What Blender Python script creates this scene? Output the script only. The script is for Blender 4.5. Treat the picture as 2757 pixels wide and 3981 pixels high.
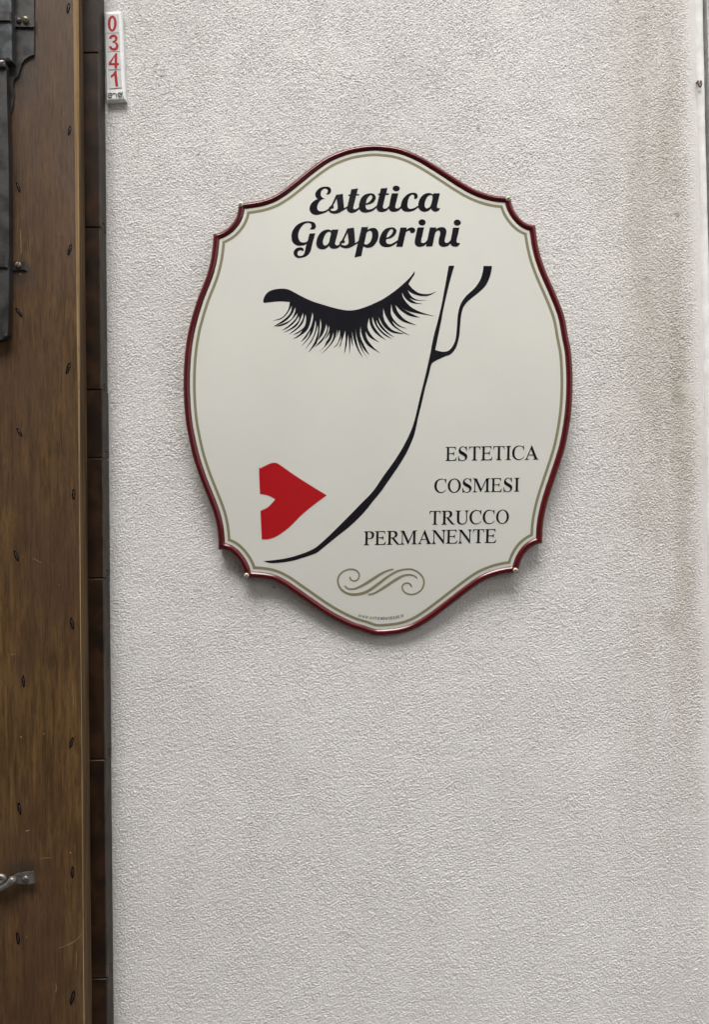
import bpy, bmesh, math, random
import numpy as np
from mathutils import Vector, Matrix
from mathutils.geometry import tessellate_polygon

for o in list(bpy.data.objects):
    bpy.data.objects.remove(o, do_unlink=True)
scene = bpy.context.scene
COL = scene.collection
random.seed(4)
R = math.radians

# ------------------------------------------------------------------ camera
# The survey of the place was taken from one photograph 2757 x 3981; FPX is its focal length in those pixels.
FPX, CX, CY = 3028.0, 1378.5, 1990.5
PITCH, ROLL = 0.020, 0.0158
CAM = Vector((0.0, -1.2145, 1.50))
F_ = Vector((0, math.cos(PITCH), math.sin(PITCH)))
R0 = Vector((1, 0, 0)); U0 = R0.cross(F_)
RT = R0 * math.cos(ROLL) - U0 * math.sin(ROLL)
UP = R0 * math.sin(ROLL) + U0 * math.cos(ROLL)
cam_d = bpy.data.cameras.new('camera'); cam = bpy.data.objects.new('camera', cam_d); COL.objects.link(cam)
cam_d.sensor_fit = 'HORIZONTAL'; cam_d.sensor_width = 36.0; cam_d.lens = 36.0 * FPX / 2757.0
cam_d.clip_start = 0.05; cam_d.clip_end = 2000
M3 = Matrix((RT, UP, -F_)).transposed()
cam.matrix_world = Matrix.Translation(CAM) @ M3.to_4x4()
scene.camera = cam

# ------------------------------------------------------------------ sky, sun, exposure
SUN_EL, SUN_AZ = R(62), R(-8)          # azimuth measured from straight in front of the wall towards the right
world = bpy.data.worlds.new('World'); scene.world = world; world.use_nodes = True
wn = world.node_tree.nodes; wl = world.node_tree.links
for n in list(wn): wn.remove(n)
sky = wn.new('ShaderNodeTexSky'); sky.sky_type = 'NISHITA'; sky.sun_disc = False
sky.sun_elevation = SUN_EL; sky.sun_rotation = math.pi - SUN_AZ
sky.air_density = 1.0; sky.dust_density = 4.0; sky.ozone_density = 1.0
hsv = wn.new('ShaderNodeHueSaturation'); hsv.inputs['Saturation'].default_value = 0.10
bg = wn.new('ShaderNodeBackground'); bg.inputs['Strength'].default_value = 0.115
wo = wn.new('ShaderNodeOutputWorld')
wl.new(sky.outputs[0], hsv.inputs['Color']); wl.new(hsv.outputs[0], bg.inputs['Color']); wl.new(bg.outputs[0], wo.inputs[0])
sun_d = bpy.data.lights.new('sun', 'SUN'); sun = bpy.data.objects.new('sun', sun_d); COL.objects.link(sun)
sun_d.energy = 1.45; sun_d.angle = R(34); sun_d.color = (1.0, 0.97, 0.93)
sv = Vector((math.sin(SUN_AZ) * math.cos(SUN_EL), -math.cos(SUN_AZ) * math.cos(SUN_EL), math.sin(SUN_EL)))
sun.rotation_euler = sv.to_track_quat('Z', 'Y').to_euler()
sun.location = (2, -4, 8)
vs = scene.view_settings
vs.view_transform = 'Standard'; vs.look = 'None'; vs.gamma = 1.0; vs.use_curve_mapping = False
vs.exposure = 1.36
scene.render.engine = 'CYCLES'
scene.cycles.max_bounces = 8

# ------------------------------------------------------------------ helpers
def wp(px, py, y):
    """point of the place at depth plane y that the survey pixel (px, py) marks"""
    d = F_ + RT * ((px - CX) / FPX) - UP * ((py - CY) / FPX)
    return CAM + d * ((y - CAM.y) / d.y)

def fr(ox, oy, s):
    """measuring frame: enlarged survey detail with origin (ox, oy) and scale s"""
    return lambda x, y: (ox + x / s, oy + y / s)

def smooth(pts, sub=6, closed=True):
    """Catmull-Rom through points; a third element marks a sharp corner"""
    n = len(pts); out = []
    sharp = [len(p) > 2 for p in pts]
    P = [Vector((p[0], p[1])) for p in pts]
    rng = range(n) if closed else range(n - 1)
    for i in rng:
        j = (i + 1) % n
        p1, p2 = P[i], P[j]
        p0 = P[(i - 1) % n] if (closed or i > 0) else p1
        p3 = P[(j + 1) % n] if (closed or j < n - 1) else p2
        if sharp[i]: p0 = p1 + (p1 - p2) * 0.35
        if sharp[j]: p3 = p2 + (p2 - p1) * 0.35
        if sharp[i] and sharp[j]:
            out.append(p1); continue
        for k in range(sub):
            t = k / sub
            out.append(0.5 * ((2 * p1) + (p2 - p0) * t + (2 * p0 - 5 * p1 + 4 * p2 - p3) * t * t + (3 * p1 - p0 - 3 * p2 + p3) * t ** 3))
    if not closed: out.append(P[-1])
    return [(v.x, v.y) for v in out]

def ellipse(cx, cy, rx, ry, n=28, rot=0.0):
    c, s = math.cos(rot), math.sin(rot)
    return [(cx + rx * math.cos(a) * c - ry * math.sin(a) * s, cy + rx * math.cos(a) * s + ry * math.sin(a) * c)
            for a in [2 * math.pi * k / n for k in range(n)]]

def obj(name, verts, faces, mat, parent=None, shade=False):
    me = bpy.data.meshes.new(name)
    me.from_pydata([tuple(v) for v in verts], [], faces); me.update()
    bm = bmesh.new(); bm.from_mesh(me); bmesh.ops.recalc_face_normals(bm, faces=bm.faces); bm.to_mesh(me); bm.free()
    if shade: me.shade_smooth()
    o = bpy.data.objects.new(name, me); COL.objects.link(o)
    if mat: me.materials.append(mat)
    if parent: o.parent = parent
    return o

def thing(name, label, cat, loc=(0, 0, 0), group=None):
    o = bpy.data.objects.new(name, None); COL.objects.link(o); o.empty_display_size = 0.05
    o['label'] = label; o['category'] = cat
    if group: o['group'] = group
    return o

def sheet(name, contours, yf, depth, mat, parent=None, ym=0.0):
    """flat print or cut plate: contours in survey pixels (first outer, others holes), front at yf, edges back to yf+depth"""
    loops = [[wp(x, y, yf + ym) for x, y in c] for c in contours]
    for l in loops:
        for v in l: v.y = yf
    tris = tessellate_polygon([[Vector((v.x, v.z, 0)) for v in l] for l in loops])
    front = [v for l in loops for v in l]; n = len(front)
    verts = list(front) + [v + Vector((0, depth, 0)) for v in front]
    faces = []
    for t in tris:
        a, b, c = (front[i] for i in t)
        if (b.x - a.x) * (c.z - a.z) - (b.z - a.z) * (c.x - a.x) < 0: t = (t[0], t[2], t[1])
        faces.append(tuple(t))
    k = 0
    for l in loops:
        m = len(l)
        for i in range(m):
            j = (i + 1) % m
            faces.append((k + i, k + j, n + k + j, n + k + i))
        k += m
    return obj(name, verts, faces, mat, parent)

def plate(name, pts, yf, depth, mat, parent=None, bev=0.001, seg=2):
    """solid plate with rounded front edges"""
    loop = [wp(x, y, yf) for x, y in pts]; n = len(loop)
    bm = bmesh.new()
    a = [bm.verts.new(v) for v in loop]; b = [bm.verts.new(v + Vector((0, depth, 0))) for v in loop]
    f = bm.faces.new(a); bm.faces.new(b[::-1])
    for i in range(n): bm.faces.new((a[i], b[i], b[(i + 1) % n], a[(i + 1) % n]))
    if bev: bmesh.ops.bevel(bm, geom=list(f.edges), offset=bev, segments=seg, affect='EDGES', profile=0.6)
    bmesh.ops.recalc_face_normals(bm, faces=bm.faces)
    me = bpy.data.meshes.new(name); bm.to_mesh(me); bm.free()
    o = bpy.data.objects.new(name, me); COL.objects.link(o); me.materials.append(mat)
    if parent: o.parent = parent
    return o

def box(name, x0, x1, y0, y1, z0, z1, mat, parent=None, bev=0.0, seg=2):
    bm = bmesh.new()
    bmesh.ops.create_cube(bm, size=1.0)
    for v in bm.verts:
        v.co = Vector((x0 + (v.co.x + .5) * (x1 - x0), y0 + (v.co.y + .5) * (y1 - y0), z0 + (v.co.z + .5) * (z1 - z0)))
    if bev: bmesh.ops.bevel(bm, geom=list(bm.edges), offset=bev, segments=seg, affect='EDGES')
    me = bpy.data.meshes.new(name); bm.to_mesh(me); bm.free()
    o = bpy.data.objects.new(name, me); COL.objects.link(o); me.materials.append(mat)
    if parent: o.parent = parent
    return o

def tube(name, pts, rads, mat, parent=None, n=10):
    pts = [Vector(p) for p in pts]; verts = []; faces = []
    for i, p in enumerate(pts):
        t = (pts[min(i + 1, len(pts) - 1)] - pts[max(i - 1, 0)]).normalized()
        a = t.cross(Vector((0, 1, 0.02))).normalized(); b = t.cross(a)
        r = rads[i] if isinstance(rads, (list, tuple)) else rads
        for k in range(n):
            g = 2 * math.pi * k / n
            verts.append(p + a * (r * math.cos(g)) + b * (r * math.sin(g)))
    for i in range(len(pts) - 1):
        for k in range(n):
            faces.append((i * n + k, i * n + (k + 1) % n, (i + 1) * n + (k + 1) % n, (i + 1) * n + k))
    faces.append(tuple(range(n))[::-1]); faces.append(tuple((len(pts) - 1) * n + k for k in range(n)))
    return obj(name, verts, faces, mat, parent, shade=True)

def lathe_y(name, c, prof, mat, parent=None, n=18, slot=None):
    """button turned about the y axis: prof = (radius, y offset)"""
    verts, faces = [], []
    for r, dy in prof:
        for k in range(n):
            g = 2 * math.pi * k / n
            verts.append(Vector((c.x + r * math.cos(g), c.y + dy, c.z + r * math.sin(g))))
    for i in range(len(prof) - 1):
        for k in range(n):
            faces.append((i * n + k, i * n + (k + 1) % n, (i + 1) * n + (k + 1) % n, (i + 1) * n + k))
    faces.append(tuple((len(prof) - 1) * n + k for k in range(n)))
    return obj(name, verts, faces, mat, parent, shade=True)

def dome(name, c, r, h, mat, parent=None):
    return lathe_y(name, c, [(r, 0.0), (r, -h * .25), (r * .92, -h * .55), (r * .7, -h * .82), (r * .38, -h * .97), (r * .1, -h)], mat, parent)

def stroke(pts, widths, sub=6):
    """outline of a pen stroke of varying width through survey points"""
    c = smooth(pts, sub, closed=False); m = len(c)
    L, Rr = [], []
    for i, (x, y) in enumerate(c):
        a = c[max(i - 1, 0)]; b = c[min(i + 1, m - 1)]
        d = Vector((b[0] - a[0], b[1] - a[1])).normalized()
        t = i / (m - 1) * (len(widths) - 1); k = min(int(t), len(widths) - 2)
        w = (widths[k] + (widths[k + 1] - widths[k]) * (t - k)) / 2
        L.append((x - d.y * w, y + d.x * w)); Rr.append((x + d.y * w, y - d.x * w))
    return L + Rr[::-1]

# ------------------------------------------------------------------ materials
class NT:
    def __init__(s, name):
        s.m = bpy.data.materials.new(name); s.m.use_nodes = True
        s.t = s.m.node_tree; s.b = s.t.nodes['Principled BSDF']
        s.co = s.t.nodes.new('ShaderNodeTexCoord').outputs['Object']
    def new(s, t): return s.t.nodes.new(t)
    def put(s, sock, v):
        if hasattr(v, 'links') or hasattr(v, 'is_linked'): s.t.links.new(v, sock)
        else: sock.default_value = v
    def mapped(s, scale, loc=(0, 0, 0), src=None):
        n = s.new('ShaderNodeMapping'); s.t.links.new(src or s.co, n.inputs['Vector'])
        n.inputs['Scale'].default_value = scale; n.inputs['Location'].default_value = loc
        return n.outputs[0]
    def noise(s, vec, scale, detail=4, rough=.55, dist=0.0):
        n = s.new('ShaderNodeTexNoise'); s.t.links.new(vec, n.inputs['Vector'])
        n.inputs['Scale'].default_value = scale; n.inputs['Detail'].default_value = detail
        n.inputs['Roughness'].default_value = rough; n.inputs['Distortion'].default_value = dist
        return n.outputs['Fac']
    def voro(s, vec, scale, feature='F1'):
        n = s.new('ShaderNodeTexVoronoi'); n.feature = feature; s.t.links.new(vec, n.inputs['Vector'])
        n.inputs['Scale'].default_value = scale
        return n.outputs['Distance']
    def rng(s, v, a, b, c=0.0, d=1.0):
        n = s.new('ShaderNodeMapRange'); s.put(n.inputs['Value'], v); n.interpolation_type = 'SMOOTHSTEP'
        n.inputs['From Min'].default_value = a; n.inputs['From Max'].default_value = b
        n.inputs['To Min'].default_value = c; n.inputs['To Max'].default_value = d
        return n.outputs[0]
    def math(s, op, a, b=0.0):
        n = s.new('ShaderNodeMath'); n.operation = op; s.put(n.inputs[0], a); s.put(n.inputs[1], b)
        return n.outputs[0]
    def mix(s, f, a, b, mode='MIX'):
        n = s.new('ShaderNodeMix'); n.data_type = 'RGBA'; n.blend_type = mode
        s.put(n.inputs[0], f); s.put(n.inputs[6], a if not isinstance(a, tuple) else (*a, 1)); s.put(n.inputs[7], b if not isinstance(b, tuple) else (*b, 1))
        return n.outputs[2]
    def xyz(s):
        n = s.new('ShaderNodeSeparateXYZ'); s.t.links.new(s.co, n.inputs[0]); return n.outputs
    def bump(s, h, strength, dist):
        n = s.new('ShaderNodeBump'); n.inputs['Strength'].default_value = strength; n.inputs['Distance'].default_value = dist
        s.t.links.new(h, n.inputs['Height']); s.t.links.new(n.outputs[0], s.b.inputs['Normal'])
    def out(s, col=None, rough=None, metal=None, spec=None, coat=None):
        if col is not None: s.put(s.b.inputs['Base Color'], col if not isinstance(col, tuple) else (*col, 1))
        if rough is not None: s.put(s.b.inputs['Roughness'], rough)
        if metal is not None: s.put(s.b.inputs['Metallic'], metal)
        if spec is not None: s.put(s.b.inputs['Specular IOR Level'], spec)
        if coat is not None: s.b.inputs['Coat Weight'].default_value = coat; s.b.inputs['Coat Roughness'].default_value = .08
        return s.m

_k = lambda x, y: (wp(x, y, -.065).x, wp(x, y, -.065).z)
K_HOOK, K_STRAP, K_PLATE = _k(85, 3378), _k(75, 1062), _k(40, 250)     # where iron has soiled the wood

_w = lambda x, y: (wp(x, y, 0).x, wp(x, y, 0).z)
def mat_plaster():
    a = NT('rough_plaster'); X = a.xyz()
    big = a.noise(a.co, 3.0, 5, .6); mid = a.noise(a.co, 14.0, 4, .6); fine = a.noise(a.co, 160.0, 3, .6)
    c = a.mix(a.rng(big, .3, .7), (0.640, 0.620, 0.600), (0.68, 0.662, 0.640))
    c = a.mix(a.math('MULTIPLY', a.rng(mid, .5, .75), .10), c, (0.60, 0.545, 0.53))
    # brown damp stain running down near the corner
    band = a.math('MULTIPLY', a.rng(X[0], .34, .50), a.rng(X[0], .545, .51, .35, 1.0))
    zz = a.math('MULTIPLY', a.rng(X[2], 0.95, 1.55, .25, 1.0), a.rng(X[2], 2.4, 2.0, .65, 1.0))
    sn = a.rng(a.noise(a.mapped((16, 16, 3.2)), 1.0, 5, .65), .25, .70, .25, 1.0)
    st = a.math('MULTIPLY', a.math('MULTIPLY', band, zz), sn)
    c = a.mix(a.math('MULTIPLY', st, .75), c, (0.40, 0.362, 0.308))
    sp = a.math('MULTIPLY', a.rng(a.voro(a.co, 9.0), .045, .02), a.rng(a.noise(a.co, 5.0, 2), .58, .66))
    c = a.mix(a.math('MULTIPLY', sp, .6), c, (0.16, 0.11, 0.07))
    for (sx_, sz_), r_, k_ in ((_w(2375, 128), .0035, .45), (_w(2475, 240), .0025, .6), (_w(2635, 838), .0055, .5), (_w(2635, 1545), .014, .4), (_w(2610, 2420), .022, .3), (_w(2425, 2005), .004, .5), (_w(1860, 505), .004, .5), (_w(425, 385), .014, .45), (_w(1068, 2280), .0035, .6)):
        dx_ = a.math('DIVIDE', a.math('SUBTRACT', X[0], sx_), r_); dz_ = a.math('DIVIDE', a.math('SUBTRACT', X[2], sz_), r_ * 1.2)
        dd = a.math('ADD', a.math('SQRT', a.math('ADD', a.math('MULTIPLY', dx_, dx_), a.math('MULTIPLY', dz_, dz_))), a.math('MULTIPLY', a.math('SUBTRACT', a.noise(a.co, 190.0, 4, .65), .5), 3.0))
        c = a.mix(a.rng(dd, 1.2, .2, 0, k_), c, (0.21, 0.165, 0.115))
    c = a.mix(a.rng(fine, .35, .7, 0, .08), c, (0.36, 0.345, 0.33))
    a.bump(a.noise(a.co, 520.0, 3, .6), .35, .0006)
    return a.out(c, .92, spec=.25)

def mat_plaster_far():
    a = NT('rough_plaster_field')
    c = a.mix(a.rng(a.noise(a.co, 3.0, 5, .6), .3, .7), (0.56, 0.535, 0.515), (0.62, 0.60, 0.575))
    a.bump(a.noise(a.mapped((1, 1, 1.5)), 170.0, 4, .6), .9, .004)
    return a.out(c, .92, spec=.25)

def mat_wood_face():
    a = NT('weathered_brown_wood'); X = a.xyz()
    g = a.noise(a.mapped((95, 60, 9)), 1.0, 5, .65, .3)
    g2 = a.noise(a.mapped((520, 300, 45)), 1.0, 3, .6)
    blot = a.noise(a.mapped((9, 9, 4.5)), 1.0, 5, .6, .4)
    c = a.mix(a.rng(g, .3, .72), (0.058, 0.0300, 0.0098), (0.150, 0.082, 0.0300))
    c = a.mix(a.rng(blot, .36, .62, 0, .85), c, (0.062, 0.029, 0.011))
    c = a.mix(a.rng(a.noise(a.mapped((5, 5, 2), (3, 1, 7)), 1.0, 4), .5, .72, 0, .4), c, (0.11, 0.066, 0.042))
    c = a.mix(a.rng(g2, .42, .70, 0, .60), c, (0.030, 0.015, 0.006))
    c = a.mix(a.rng(a.noise(a.mapped((520, 300, 9), (7, 2, 3)), 1.0, 5, .75), .54, .66, 0, .8), c, (0.024, 0.012, 0.005))
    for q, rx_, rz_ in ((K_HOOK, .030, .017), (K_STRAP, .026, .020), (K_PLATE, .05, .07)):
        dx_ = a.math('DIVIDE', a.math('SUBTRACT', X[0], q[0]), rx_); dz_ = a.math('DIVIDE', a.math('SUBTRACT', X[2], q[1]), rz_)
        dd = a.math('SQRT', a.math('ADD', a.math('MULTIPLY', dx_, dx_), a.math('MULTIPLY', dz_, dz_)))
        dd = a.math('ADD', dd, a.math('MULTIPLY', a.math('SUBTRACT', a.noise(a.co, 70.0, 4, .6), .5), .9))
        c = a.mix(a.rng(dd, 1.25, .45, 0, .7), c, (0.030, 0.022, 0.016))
    # pale scuffs along the edge and specks
    sc = a.math('MULTIPLY', a.rng(a.noise(a.mapped((260, 30, 26), (2, 5, 1)), 1.0, 2, .5), .70, .80), .35)
    c = a.mix(sc, c, (0.30, 0.21, 0.12))
    spk = a.math('MULTIPLY', a.rng(a.voro(a.co, 60.0), .07, .03), a.rng(a.noise(a.co, 17.0, 1), .60, .66))
    c = a.mix(a.math('MULTIPLY', spk, .8), c, (0.50, 0.40, 0.26))
    a.bump(a.math('ADD', g, a.math('MULTIPLY', g2, .8)), .55, .0014)
    return a.out(c, a.rng(blot, .3, .7, .42, .62), spec=.35)

def mat_wood_side():
    a = NT('split_wood_edge'); X = a.xyz()
    g = a.noise(a.mapped((200, 330, 5.0)), 1.0, 4, .6, .25)
    c = a.mix(a.rng(g, .34, .66), (0.045, 0.026, 0.012), (0.165, 0.112, 0.056))
    c = a.mix(a.rng(a.noise(a.mapped((40, 160, 2.2), (1, 4, 2)), 1.0, 3), .54, .66, 0, .8), c, (0.105, 0.032, 0.012))
    a.bump(g, .5, .0014)
    return a.out(c, .62, spec=.3)

def mat_wood_raw():
    a = NT('raw_worn_wood')
    g = a.noise(a.mapped((300, 300, 6)), 1.0, 4, .6, .2)
    c = a.mix(a.rng(g, .3, .7), (0.22, 0.135, 0.06), (0.42, 0.28, 0.135))
    c = a.mix(a.rng(a.noise(a.co, 40.0, 3), .55, .75, 0, .6), c, (0.20, 0.115, 0.05))
    a.bump(g, .4, .001)
    return a.out(c, .6, spec=.3)

def mat_board(name, c0, c1, c2, rough):
    a = NT(name)
    r = a.new('ShaderNodeObjectInfo').outputs['Random']
    off = a.new('ShaderNodeVectorMath'); off.operation = 'SCALE'
    v = a.new('ShaderNodeCombineXYZ'); a.t.links.new(r, v.inputs[2]); a.t.links.new(r, v.inputs[1])
    off.inputs['Scale'].default_value = 9.0; a.t.links.new(v.outputs[0], off.inputs[0])
    add = a.new('ShaderNodeVectorMath'); add.operation = 'ADD'; a.t.links.new(a.co, add.inputs[0]); a.t.links.new(off.outputs[0], add.inputs[1])
    p = add.outputs[0]
    g = a.noise(a.mapped((30, 110, 26), src=p), 1.0, 5, .62, .3)
    g2 = a.noise(a.mapped((40, 300, 12), src=p), 1.0, 4, .6)
    c = a.mix(a.rng(g, .32, .7), c0, c1)
    c = a.mix(a.rng(g2, .45, .8, 0, .6), c, c2)
    spk = a.math('MULTIPLY', a.rng(a.voro(p, 170.0), .12, .05), a.rng(a.noise(p, 28.0, 2), .62, .70))
    c = a.mix(a.math('MULTIPLY', spk, .7), c, (0.36, 0.31, 0.25))
    a.bump(g2, .4, .001)
    return a.out(c, rough, spec=.4)

def mat_iron(name, c0, c1, rough=.5, rust=.35):
    a = NT(name)
    n = a.noise(a.co, 45.0, 5, .65)
    c = a.mix(a.rng(n, .3, .7), c0, c1)
    c = a.mix(a.rng(a.noise(a.co, 110.0, 4, .7), .56, .72, 0, rust), c, (0.10, 0.055, 0.03))
    a.bump(a.noise(a.co, 260.0, 4, .6), .3, .0008)
    return a.out(c, a.rng(n, .3, .7, rough - .12, rough + .12), metal=.55)

def mat_rim():
    a = NT('glossy_oxblood_glaze')
    uv = a.new('ShaderNodeTexCoord').outputs['UV']
    g = a.noise(a.mapped((9, 70, 1), src=uv), 1.0, 3, .55, .2)
    g2 = a.noise(a.mapped((40, 26, 1), src=uv), 1.0, 3, .6)
    c = a.mix(a.rng(g, .36, .66), (0.024, 0.0014, 0.0024), (0.135, 0.0052, 0.0075))
    c = a.mix(a.rng(g2, .4, .75, 0, .35), c, (0.07, 0.004, 0.006))
    a.bump(g, .10, .0005)
    return a.out(c, .10, spec=.42)

def mat_enamel(name, col, rough=.13, col2=None, spec=.35):
    a = NT(name)
    c = a.mix(a.rng(a.noise(a.co, 6.0, 4, .6), .3, .7), col, col2 or tuple(v * .96 for v in col))
    c = a.mix(a.rng(a.noise(a.co, 900.0, 2, .5), .4, .7, 0, .05), c, tuple(v * .8 for v in col))
    a.bump(a.noise(a.mapped((1, 1, .8)), 5.5, 2, .4), .12, .006)
    return a.out(c, a.rng(a.noise(a.co, 20.0, 3), .3, .7, rough * .5, rough * 1.3), spec=spec)

def mat_simple(name, c0, c1, scale, rough, spec=.4, bump=0.0, metal=0.0):
    a = NT(name)
    n = a.noise(a.co, scale, 4, .6)
    if bump: a.bump(n, .5, bump)
    return a.out(a.mix(a.rng(n, .3, .7), c0, c1), rough, spec=spec, metal=metal)

MAT = dict(
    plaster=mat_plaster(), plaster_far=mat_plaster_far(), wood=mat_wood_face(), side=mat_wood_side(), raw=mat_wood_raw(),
    board=mat_board('dark_red_brown_board', (0.0065, 0.0034, 0.0021), (0.036, 0.0160, 0.0070), (0.013, 0.0070, 0.0040), .36),
    lip=mat_board('weathered_grey_board_edge', (0.020, 0.0145, 0.0105), (0.056, 0.044, 0.033), (0.018, 0.011, 0.007), .6),
    iron=mat_iron('blackened_iron', (0.030, 0.029, 0.028), (0.058, 0.056, 0.054)),
    steel=mat_iron('painted_grey_iron', (0.044, 0.049, 0.052), (0.080, 0.086, 0.090), .42, .3),
    nail=mat_iron('clenched_nail_iron', (0.018, 0.016, 0.017), (0.045, 0.042, 0.045), .4, .08),
    hook=mat_iron('worn_bare_iron', (0.10, 0.088, 0.082), (0.22, 0.20, 0.19), .34, .45),
    pit_shade=mat_simple('painted_pit_shade', (0.006, 0.004, 0.003), (0.011, 0.007, 0.005), 300, .9, .08),
    scr=mat_simple('pale_scratch', (0.15, 0.11, 0.065), (0.24, 0.18, 0.11), 400, .6),
    rim=mat_rim(),
    enamel=mat_enamel('cream_white_enamel', (0.625, 0.622, 0.572), spec=1.0),
    black=mat_enamel('black_glazed_print', (0.0085, 0.0085, 0.0125), .2),
    olive=mat_enamel('olive_glazed_print', (0.215, 0.200, 0.125), .16),
    red=mat_enamel('red_glazed_print', (0.375, 0.010, 0.014), .15),
    ink=mat_enamel('grey_brown_small_print', (0.10, 0.09, 0.075), .2),
    brass=mat_simple('dull_brass_screw', (0.40, 0.36, 0.26), (0.55, 0.50, 0.38), 200, .35, metal=.35),
    oldbrass=mat_simple('tarnished_brass', (0.16, 0.135, 0.09), (0.28, 0.245, 0.17), 250, .4, metal=.4),
    slot=mat_simple('dark_screw_slot', (0.02, 0.018, 0.015), (0.03, 0.026, 0.02), 200, .7),
    plastic=mat_simple('white_plastic', (0.66, 0.67, 0.65), (0.76, 0.77, 0.75), 60, .42, bump=.0003),
    film=mat_simple('grey_sticker_film', (0.50, 0.50, 0.49), (0.58, 0.58, 0.57), 30, .3),
    film_edge=mat_simple('dirty_sticker_edge', (0.36, 0.36, 0.35), (0.52, 0.52, 0.51), 400, .6),
    digit=mat_simple('red_sticker_digit', (0.30, 0.004, 0.010), (0.36, 0.006, 0.013), 30, .35),
    corner=mat_simple('smooth_white_corner_plaster', (0.62, 0.61, 0.58), (0.74, 0.735, 0.71), 30, .8, bump=.002),
    stone=mat_simple('grey_pilaster_stone', (0.42, 0.415, 0.40), (0.58, 0.575, 0.56), 60, .85, bump=.004),
    rust=mat_simple('rusty_brown_wire', (0.055, 0.032, 0.022), (0.085, 0.05, 0.035), 300, .6),
    facade=mat_simple('ochre_facade_plaster', (0.20, 0.165, 0.125), (0.27, 0.23, 0.18), 2.0, .9, bump=.01),
    shutter=mat_simple('green_shutter_paint', (0.05, 0.075, 0.055), (0.07, 0.10, 0.075), 6.0, .5),
    trim=mat_simple('pale_stone_trim', (0.52, 0.50, 0.46), (0.60, 0.58, 0.54), 8.0, .8),
    paving=mat_simple('grey_street_paving', (0.10, 0.096, 0.09), (0.16, 0.155, 0.145), 3.0, .85, bump=.02),
)

# ------------------------------------------------------------------ street and house across it (what the light and the mirror images come from)
s_ = obj('street', [(-150, -150, 0), (150, -150, 0), (150, 150, 0), (-150, 150, 0)], [(0, 1, 2, 3)], MAT['paving'])
s_['kind'] = 'structure'

house = thing('house', 'ochre house across the street, seen only as faint mirror image in the sign', 'house')
HY, HX0, HX1, HZ = -4.0, -9.0, 1.9, 6.3
box('wall', HX0, HX1, HY - 6, HY, 0, HZ, MAT['facade'], house)
rf = box('roof', HX0 - .3, HX1 + .3, HY - 6.3, HY + .45, HZ + .002, HZ + .22, MAT['trim'], house, .02)
for k, x in enumerate((-7.2, -4.9, -2.6, -.85, 1.15)):
    for z in (0.95, 3.2):
        w = box('window', x - .42, x + .42, HY + .003, HY + .05, z, z + 1.35, MAT['trim'], house, .01)
        for sx in (-1, 1):
            box('shutter', x + sx * .20 - .185, x + sx * .20 + .185, HY + .053, HY + .085, z + .06, z + 1.29, MAT['shutter'], w, .006)

# ------------------------------------------------------------------ plastered wall
XC = wp(2704, 60, 0.0).x                       # where the rough coat stops and the smooth corner begins
wall = thing('plaster_wall', 'rough white plastered house wall carrying the shaped sign', 'wall')
ZLO, ZHI, XLO = 0.69, 2.395, -0.393
step = 0.00112
nx = int((XC - XLO) / step); nz = int((ZHI - ZLO) / step)
rs = np.random.RandomState(11)
kz = np.fft.fftfreq(nz, step)[:, None]; kx = np.fft.rfftfreq(nx, step)[None, :]
def field(lx, lz, bw=.55, tilt=0.0):
    """band-limited random relief, wavelengths lx, lz in metres"""
    k = np.sqrt(((kx + tilt * kz) * lx) ** 2 + ((kz - tilt * kx) * lz) ** 2)
    amp = np.exp(-((np.log(np.maximum(k, 1e-6))) ** 2) / (2 * bw * bw)); amp[0, 0] = 0
    f = np.fft.irfft2(np.fft.rfft2(rs.randn(nz, nx)) * amp, s=(nz, nx))
    return f / f.std()
g1 = field(.0044, .0034, .50, -.10); g2 = field(.0054, .0041, .45, .10); g3 = field(.014, .012, .5); g4 = field(.0028, .0026, .35)
h = 0.62 * np.tanh(g1 * 1.2) - 0.28 * np.abs(g2) + 0.12 * g3 + 0.26 * g4
# a few heavier crumbs of grit and small pits, as thrown by hand
grit = field(.0060, .0055, .5); h = h + 0.9 * np.clip(grit - 2.1, 0, 1.5) - 0.8 * np.clip(-grit - 2.2, 0, 1.5)
h = (h - h.mean()) / h.std()
xs = XLO + (np.arange(nx) + .5) * (XC - XLO) / nx; zs = ZLO + np.arange(nz) * (ZHI - ZLO) / nz
fade = np.clip((XC - xs) / .022, 0.12, 1.0)[None, :]
amp_map = (1.0 + .07 * field(.12, .10, .6)) * fade
XX, ZZ = np.meshgrid(xs, zs)
p0 = wp(2690, 1512, 0)                         # a smear of smooth filler near the corner
amp_map = amp_map * (1 - .75 * np.exp(-(((XX - p0.x - .4 * (ZZ - p0.z)) / .020) ** 2 + ((ZZ - p0.z) / .012) ** 2)))
Y = -h * 0.00043 * amp_map - 0.00022 * field(.35, .30, .5)
XX, ZZ = np.meshgrid(xs, zs)
co = np.stack([XX, Y, ZZ], -1).reshape(-1, 3).astype(np.float32)
i0 = (np.arange(nz - 1)[:, None] * nx + np.arange(nx - 1)[None, :]).reshape(-1)
quads = np.stack([i0, i0 + 1, i0 + nx + 1, i0 + nx], -1).astype(np.int32)
me = bpy.data.meshes.new('render_coat')
me.vertices.add(len(co)); me.vertices.foreach_set('co', co.reshape(-1))
me.loops.add(quads.size); me.loops.foreach_set('vertex_index', quads.reshape(-1))
me.polygons.add(len(quads)); me.polygons.foreach_set('loop_start', np.arange(0, quads.size, 4, dtype=np.int32))
me.polygons.foreach_set('use_smooth', np.ones(len(quads), dtype=bool))
me.update(calc_edges=True); me.materials.append(MAT['plaster'])
coat = bpy.data.objects.new('render_coat', me); COL.objects.link(coat); coat.parent = wall
box('wall_body', -4.0, XC - .001, 0.006, 0.42, 0.0, 5.8, MAT['plaster_far'], wall)

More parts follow.
